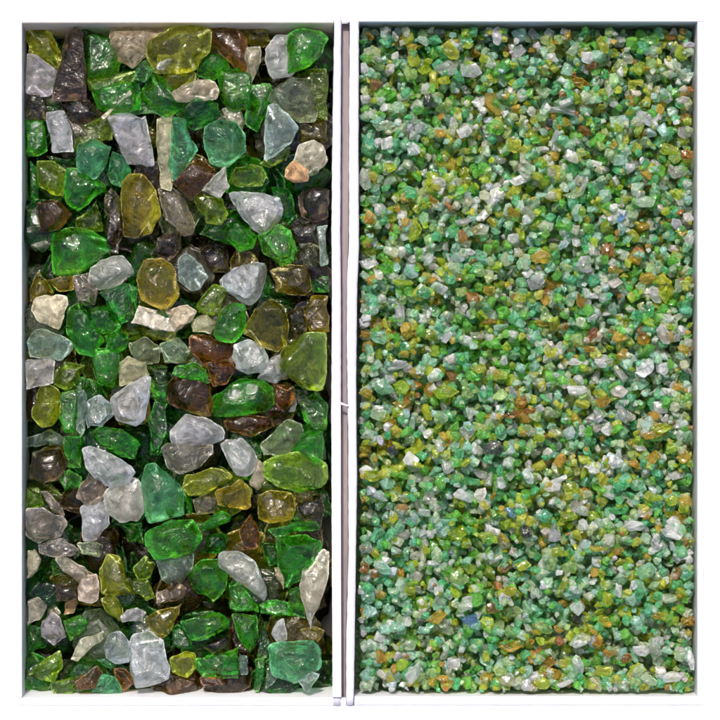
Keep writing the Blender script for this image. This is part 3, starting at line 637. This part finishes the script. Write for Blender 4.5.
X0, X1 = wx(358), wx(697); Y0, Y1 = wy(696), wy(22)
fieldR = Field(X0-.001, X1+.001, Y0-.001, Y1+.001, ZF)
def rot_random(flat=.5):
    return np.array(Euler((random.uniform(-1, 1)*flat*math.pi, random.uniform(-1, 1)*flat*math.pi, random.uniform(0, 2*math.pi))).to_matrix())
bedV, bedF, bedC, bedE = [], [], [], []; nv = 0
fine_cols = 'nnnnnnnnaaaaaaaaaeeeeegggggmmmmooooosVwwwwyyyBBR'
def patch_cols(x, y):
    """colour drifts in clumps over the tray, as it does in the photo"""
    q = noise.noise(Vector((x*38, y*38, 3.)))
    q2 = noise.noise(Vector((x*30, y*30, 9.)))
    if q > .36: return 'oooooyBBgmognnawe'
    if q < -.30: return 'aaaannnneeegVw'
    if q2 > .3: return 'gggeemmonnaV'
    return fine_cols
for layer in range(5):
    top_ = layer >= 2
    sp = 12.0*S if not top_ else 11.0*S
    ys = np.arange(Y0+.0012, Y1-.0008, sp*.9); xs = np.arange(X0+.0012, X1-.0008, sp)
    cells = [(x, y, k) for k, y in enumerate(ys) for x in xs]; random.shuffle(cells)
    for x, y, k in cells:
        x = x+(sp/2 if k % 2 else 0)+random.uniform(-.4, .4)*sp; y = y+random.uniform(-.4, .4)*sp
        s = min(.0040, .0027*random.lognormvariate(0, .24))
        if layer == 3 and random.random() < .35: continue
        if layer == 4:
            if random.random() < .5: continue
            s = random.uniform(.0011, .0020)
        V, F, E, (n, d), _ = gv[random.randrange(12)]
        R = rot_random()
        x = max(X0+s*1.05, min(X1-s*1.05, x)); y = max(Y0+s*1.25, min(Y1-s*1.2, y))
        z = fieldR.drop(n@R.T, d*s, x, y, s*1.15, s*1.15, 85, ZR-.0054-s*.8)
        if z is None: continue
        bedV.append(V@R.T*s+np.array([x, y, z])); bedF.append(F+nv); nv += len(V)
        t = GP[random.choice(patch_cols(x, y) if layer > 1 else 'nnaaeegmoy')]; f = random.uniform(.8, 1.3)
        c = np.array([min(.97, t[0]*f*random.uniform(.85, 1.15)), min(.97, t[1]*f), min(.97, t[2]*f*random.uniform(.85, 1.15)), t[3]])
        bedC.append(np.tile(c, (len(V), 1))); bedE.append(E)
print('bed pieces', len(bedV), 'height', fieldR.h.mean())
bed = joined('glass_granules', bedV, bedF, bedC, bedE, M_BED); bed.data.shade_flat()
tag(bed, 'bed of fine crushed green, aqua, olive and clear glass granules filling the right tray', 'crushed glass', kind='stuff')

RIGHT_GROUP = 'larger glass granules on top of the fine tray'
gran_base = None
def place_granule(px, py, w, h, ang, c, label=None, ref=None):
    global gran_base
    V, F, E, (n, d), gm = gv[random.randrange(12)]
    zz = fieldR.h.mean()+.001
    x, y = wx(px, zz), wy(py, zz)
    hx, hy = w*S/2*1.12, h*S/2*1.12; hz = (hx*hy)**.5*random.uniform(.7, .85)
    a = math.radians(-ang)
    A = np.array(Matrix.Rotation(a, 3, 'Z'))@np.diag([hx, hy, hz])      # unit piece -> world
    Ai = np.linalg.inv(A); n2 = n@Ai; ln = np.linalg.norm(n2, axis=1); n2 /= ln[:, None]; d2 = d/ln
    r_ = max(hx, hy)*1.2
    hm = max(hx, hy)*1.15; x = max(X0+hx*.9, min(X1-hx*.9, x)); y = max(Y0+hm, min(Y1-hm, y))
    z = fieldR.drop(n2, d2, x, y, r_, r_, 66, ZR-.0010-hz*.9)
    if gran_base is None: o = gran_base = link('glass_granule', gm)
    else: o = gran_base.copy(); o.data = gm; COL.objects.link(o)
    o.location = (x, y, z); o.rotation_euler = (0, 0, a); o.scale = (hx/.0022, hy/.0022, hz/.0022)
    t = GP[c]; f = random.uniform(.85, 1.15)
    o.color = (min(.92, t[0]*f), min(.92, t[1]*f), min(.92, t[2]*f), t[3])
    records.append(dict(o=o, c=c, px=(px, py), area=w*h*.8, asp=max(w, h)/min(w, h), deep=False, set='R', label=label, ref=ref))
for g in sorted(GR, key=lambda g: len(g) > 7):
    ox, oy = TG[g[0]]
    place_granule(ox+g[1]/4, oy+g[2]/4, g[3]/4, g[4]/4, g[5], g[6], *(g[7:9] if len(g) > 7 else ()))
print('granules placed', len([r for r in records if r['set'] == 'R']))

# ------------------------------------------------------------------ labels
def direction(dx, dy):
    a = math.degrees(math.atan2(-dy, dx)) % 360
    return ['right of', 'above right of', 'above', 'above left of', 'left of', 'below left of', 'below', 'below right of'][int(((a+22.5) % 360)//45)]
used = set()
for st in 'LR':
    rec = [r for r in records if r['set'] == st]; marks = [r for r in rec if r.get('ref')]
    areas = sorted(r['area'] for r in rec if not r['deep'])
    for r in rec:
        o = r['o']; tag(o, None, 'glass granule' if st == 'R' else ('glass splinter' if o.name.startswith('glass_splinter') else 'glass shard'), LEFT_GROUP if st == 'L' else RIGHT_GROUP)
        if r.get('label'):
            o['label'] = r['label']; used.add(r['label']); continue
        w = (WORD if st == 'L' else GW)[r['c']]
        size = 'small' if r['area'] < areas[len(areas)//3] else ('large' if r['area'] > areas[len(areas)*3//4] else 'mid sized')
        shape = ('splinter' if r['asp'] > 2.6 else 'shard' if r['asp'] > 1.6 else 'chunk') if st == 'L' else ('sliver' if r['asp'] > 1.7 else 'grain')
        near = sorted(marks, key=lambda m: (m['px'][0]-r['px'][0])**2+(m['px'][1]-r['px'][1])**2)
        done = None
        for pre in ('', 'second '):
            for m in near[:6]:
                dx, dy = r['px'][0]-m['px'][0], r['px'][1]-m['px'][1]
                d_ = direction(dx, dy)
                if (r['deep'] and len(m['ref'].split())+len(d_.split()) > 8): continue
                if r['deep']: t = f"{w} {shape} deep in the pile {d_} the {m['ref']}"
                else:
                    far = 'just ' if math.hypot(dx, dy) < (38 if st == 'L' else 22) else ''
                    t = f"{size} {w} {shape} {far}{d_} the {m['ref']}"
                if t not in used: done = t; break
            if done: break
        used.add(done or t); o['label'] = done or t

# ------------------------------------------------------------------ trays
def wall_bm(bm, path_in, path_out, z0, z1, drop_in=0.):
    """a wall between two plan polylines (same count) from z0 to z1, rounded top"""
    n = len(path_in); rows = []
    for (a, b) in zip(path_in, path_out):
        a = Vector(a); b = Vector(b); q = (b-a)
        sl = a - q.normalized()*drop_in*-1 if drop_in else a
        prof = [(a-q.normalized()*drop_in, z0), (a, z1-.0006), (a+q*.12, z1-.0001), (a+q*.5, z1+.0001), (a+q*.88, z1-.0001), (b, z1-.0006), (b, z0)]
        rows.append([bm.verts.new((p.x, p.y, z)) for p, z in prof])
    for r0, r1 in zip(rows, rows[1:]):
        for i in range(len(r0)):
            j = (i+1) % len(r0)
            bm.faces.new((r0[i], r0[j], r1[j], r1[i]))
    bm.faces.new(rows[0]); bm.faces.new(list(reversed(rows[-1])))
    bmesh.ops.recalc_face_normals(bm, faces=bm.faces)
def mesh_of(bm, name):
    me = bpy.data.meshes.new(name); bm.to_mesh(me); bm.free(); return me
def box(bm, x0, x1, y0, y1, z0, z1, bev=0.):
    r = bmesh.ops.create_cube(bm, size=1); bmesh.ops.scale(bm, vec=(x1-x0, y1-y0, z1-z0), verts=r['verts'])
    bmesh.ops.translate(bm, vec=((x0+x1)/2, (y0+y1)/2, (z0+z1)/2), verts=r['verts'])
    if bev: bmesh.ops.bevel(bm, geom=list({e for v in r['verts'] for e in v.link_edges}), offset=bev, segments=3, affect='EDGES')
def P2(px, py): return (wx(px), wy(py))

def densify(pts, step=10, jit=.35, seed=1):
    r = random.Random(seed); out = []
    for (a, b) in zip(pts, pts[1:]):
        k = max(1, int(abs(b[1]-a[1])/step))
        for i in range(k):
            t = i/k; out.append((a[0]+(b[0]-a[0])*t+r.uniform(-jit, jit)*.5, a[1]+(b[1]-a[1])*t))
    out.append(pts[-1]); return out

def side_wall(name, mat, parent, xin, xout, z1=ZR):
    """xin/xout: [(x,y)] px polylines of same y list"""
    bm = bmesh.new(); wall_bm(bm, [P2(*p) for p in xin], [P2(*p) for p in xout], .0012, z1)
    o = link(name, mesh_of(bm, name), mat, parent)
    if mat is M_RIM:
        o.data.shade_smooth(); sm = [len(p.vertices) == 4 for p in o.data.polygons]; o.data.polygons.foreach_set('use_smooth', sm)
    else: o.data.shade_flat()
    md = o.modifiers.new('Smooth', 'NODES') if False else None
    return o

ys = [15.3]+list(range(20, 702, 6))+[705.7]
def interp(tab, y):
    for (y0, x0), (y1, x1) in zip(tab, tab[1:]):
        if y <= y1: return x0+(x1-x0)*max(0, (y-y0))/(y1-y0)
    return tab[-1][1]
r_ = random.Random(5)
wob = [r_.uniform(-.25, .25) for _ in ys]
Lin = [(14, 334.2), (60, 333.5), (150, 332.2), (240, 331.2), (279, 332.0), (340, 331.6), (400, 331.2), (520, 331.6), (708, 332.8)]
Lout = [(14, 341.2), (100, 341.0), (240, 340.3), (279, 341.0), (340, 341.0), (400, 341.0), (520, 340.3), (708, 341.0)]
Rin = [(14, 349.6), (100, 349.0), (240, 348.8), (279, 347.0), (340, 346.6), (430, 348.0), (560, 348.4), (640, 346.0), (708, 346.0)]
Rout = [(14, 359.0), (160, 358.6), (250, 359.0), (282, 357.4), (380, 356.2), (480, 357.0), (600, 355.4), (708, 353.6)]
trayL = bpy.data.objects.new('plastic_tray', None); COL.objects.link(trayL)
tag(trayL, 'white plastic tray holding the coarse glass shards, with a beige shaded far wall', 'tray', 'plastic trays side by side')
trayR = bpy.data.objects.new('plastic_tray', None); COL.objects.link(trayR)
tag(trayR, 'white plastic tray filled to the rim with fine green glass granules', 'tray', 'plastic trays side by side')
side_wall('side_wall', M_RIM, trayL, [(interp(Lin, y)+w, y) for y, w in zip(ys, wob)], [(interp(Lout, y)+w*.6, y) for y, w in zip(ys, wob)])
side_wall('side_wall', M_RIM, trayR, [(interp(Rout, y)+w*.7, y) for y, w in zip(ys, wob[::-1])], [(interp(Rin, y)+w, y) for y, w in zip(ys, wob)])
ye = [22, 360, 698]
side_wall('side_wall', M_EDGE, trayL, [(22, y) for y in ye], [(17, y) for y in ye])
side_wall('side_wall', M_EDGE, trayR, [(697.5, y) for y in ye], [(704, y) for y in ye])
# end walls lean outwards, so their inner faces show from above
def end_wall(parent, x0, x1, yin, yout, drop, mat_in):
    bm = bmesh.new(); wall_bm(bm, [P2(x0, yin), P2((x0+x1)/2, yin), P2(x1, yin)], [P2(x0, yout), P2((x0+x1)/2, yout), P2(x1, yout)], .0012, ZR-.0002, drop)
    o = link('end_wall', mesh_of(bm, 'end_wall'), M_EDGE, parent); o.data.materials.append(mat_in)
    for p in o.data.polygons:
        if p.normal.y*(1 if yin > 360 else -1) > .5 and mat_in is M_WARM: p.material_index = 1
    return o
end_wall(trayL, 17, 333.5, 23, 15, .0080, M_WARM)
end_wall(trayL, 17, 333.5, 698, 706, .0060, M_RIM)
end_wall(trayR, 357, 704, 22, 15, .001, M_RIM)
end_wall(trayR, 354.5, 704, 697, 706, .002, M_RIM)
for parent, a, b in ((trayL, 17.5, 341), (trayR, 347.5, 703.5)):
    bm = bmesh.new(); box(bm, wx(a), wx(b), wy(705.5), wy(15.5), .0003, .0139 if parent is trayL else ZF-.0001)
    link('floor', mesh_of(bm, 'floor'), M_FLOOR if parent is trayL else M_FLOOR_GREEN, parent)
# wide flat white lip, added to fill the margin around both trays
def lip(parent, rects):
    bm = bmesh.new()
    for k, (x0, x1, y0, y1) in enumerate(rects): box(bm, wx(x0), wx(x1), wy(y1), wy(y0), ZR-.0030, ZR-.0005)
    o = link('added_lip', mesh_of(bm, 'added_lip'), M_EDGE, parent)
lip(trayL, [(-60, 17.1, -60, 780), (17.1, 344.4, -60, 15.2), (17.1, 344.4, 705.8, 780), (341.6, 344.4, 15.2, 22), (340.8, 344.4, 698, 705.8)])
lip(trayR, [(703.9, 780, -60, 780), (344.5, 703.9, -60, 15.2), (344.5, 703.9, 705.8, 780), (344.5, 349.3, 15.2, 22), (344.5, 346, 698, 705.8)])
# small folded film edge lying over the left rim from the middle down
bm = bmesh.new()
pts = [(332.2, 402.5), (336, 400), (341, 402.6), (349, 406.0), (341.5, 404.8), (340.2, 410)]
vs = [bm.verts.new((wx(a), wy(b), ZR+.0006)) for a, b in [(331.4, 402), (334, 400), (339, 401.3), (349.2, 405.6), (348.2, 406.6), (340.8, 404.6), (340.9, 520), (341.4, 697), (332.6, 697), (331.8, 520)]]
f = bm.faces.new(vs); r = bmesh.ops.extrude_face_region(bm, geom=[f])
bmesh.ops.translate(bm, vec=(0, 0, .0005), verts=[v for v in r['geom'] if isinstance(v, bmesh.types.BMVert)])
bmesh.ops.recalc_face_normals(bm, faces=bm.faces)
bmesh.ops.bevel(bm, geom=list(bm.edges), offset=.0001, segments=1, affect='EDGES')
link('rim_flap', mesh_of(bm, 'rim_flap'), M_RIM, trayL)
# brown strip filling the gap between the trays
bm = bmesh.new(); zc = ZR-.0055
yy = list(range(22, 699, 13))
rows = [[bm.verts.new((wx(interp(Lout, y)+.5+(interp(Rin, y)-interp(Lout, y)-1)*t), wy(y), z)) for t, z in ((0, .001), (0, zc), (1, zc), (1, .001))] for y in yy]
for a, b in zip(rows, rows[1:]):
    for i in range(4): bm.faces.new((a[i], a[(i+1) % 4], b[(i+1) % 4], b[i]))
bm.faces.new(rows[0]); bm.faces.new(rows[-1][::-1]); bmesh.ops.recalc_face_normals(bm, faces=bm.faces)
tag(link('gap_strip', mesh_of(bm, 'gap_strip'), M_GAP), 'brown strip standing in the narrow gap between the two trays', 'card strip')
# table
bm = bmesh.new(); box(bm, -1.5, 1.5, -1.5, 1.5, -.03, 0, .002)
tag(link('table', mesh_of(bm, 'table'), M_TABLE), 'plain white table top under both trays', 'table', kind='structure')

# ------------------------------------------------------------------ camera, light, world
cam = bpy.data.cameras.new('camera'); co = bpy.data.objects.new('camera', cam); COL.objects.link(co)
co.location = (0, 0, ZR+D); cam.sensor_width = 36; cam.lens = 36*D/(720*S); cam.clip_start = .01; cam.clip_end = 100
sc.camera = co
EL, AZ = math.radians(58), math.radians(-14)      # light from the far side, slightly left
sun = bpy.data.lights.new('sun', 'SUN'); sun.energy = 5.0; sun.angle = math.radians(3); sun.color = (1, .96, .90)
so = bpy.data.objects.new('sun', sun); COL.objects.link(so)
dirv = Vector((math.sin(AZ)*math.cos(EL), math.cos(AZ)*math.cos(EL), math.sin(EL)))
so.rotation_euler = dirv.to_track_quat('Z', 'Y').to_euler(); so.location = dirv*3
w = bpy.data.worlds.new('World'); sc.world = w; w.use_nodes = True
N = w.node_tree.nodes; sky = N.new('ShaderNodeTexSky'); sky.sky_type = 'NISHITA'; sky.sun_disc = False
sky.sun_elevation = EL; sky.sun_rotation = AZ; sky.dust_density = 4.0; sky.air_density = .7; sky.ozone_density = .6
w.node_tree.links.new(sky.outputs[0], N['Background'].inputs[0]); N['Background'].inputs[1].default_value = .24
sc.view_settings.view_transform = 'Standard'; sc.view_settings.look = 'None'; sc.view_settings.exposure = 0
cy = sc.cycles
cy.max_bounces = 11; cy.transmission_bounces = 11
cy.use_adaptive_sampling = True; cy.adaptive_threshold = .06; cy.adaptive_min_samples = 12; cy.glossy_bounces = 3; cy.diffuse_bounces = 3
cy.caustics_reflective = False; cy.caustics_refractive = True; cy.blur_glossy = 1.0
cy.sample_clamp_indirect = 2.5; cy.use_denoising = True
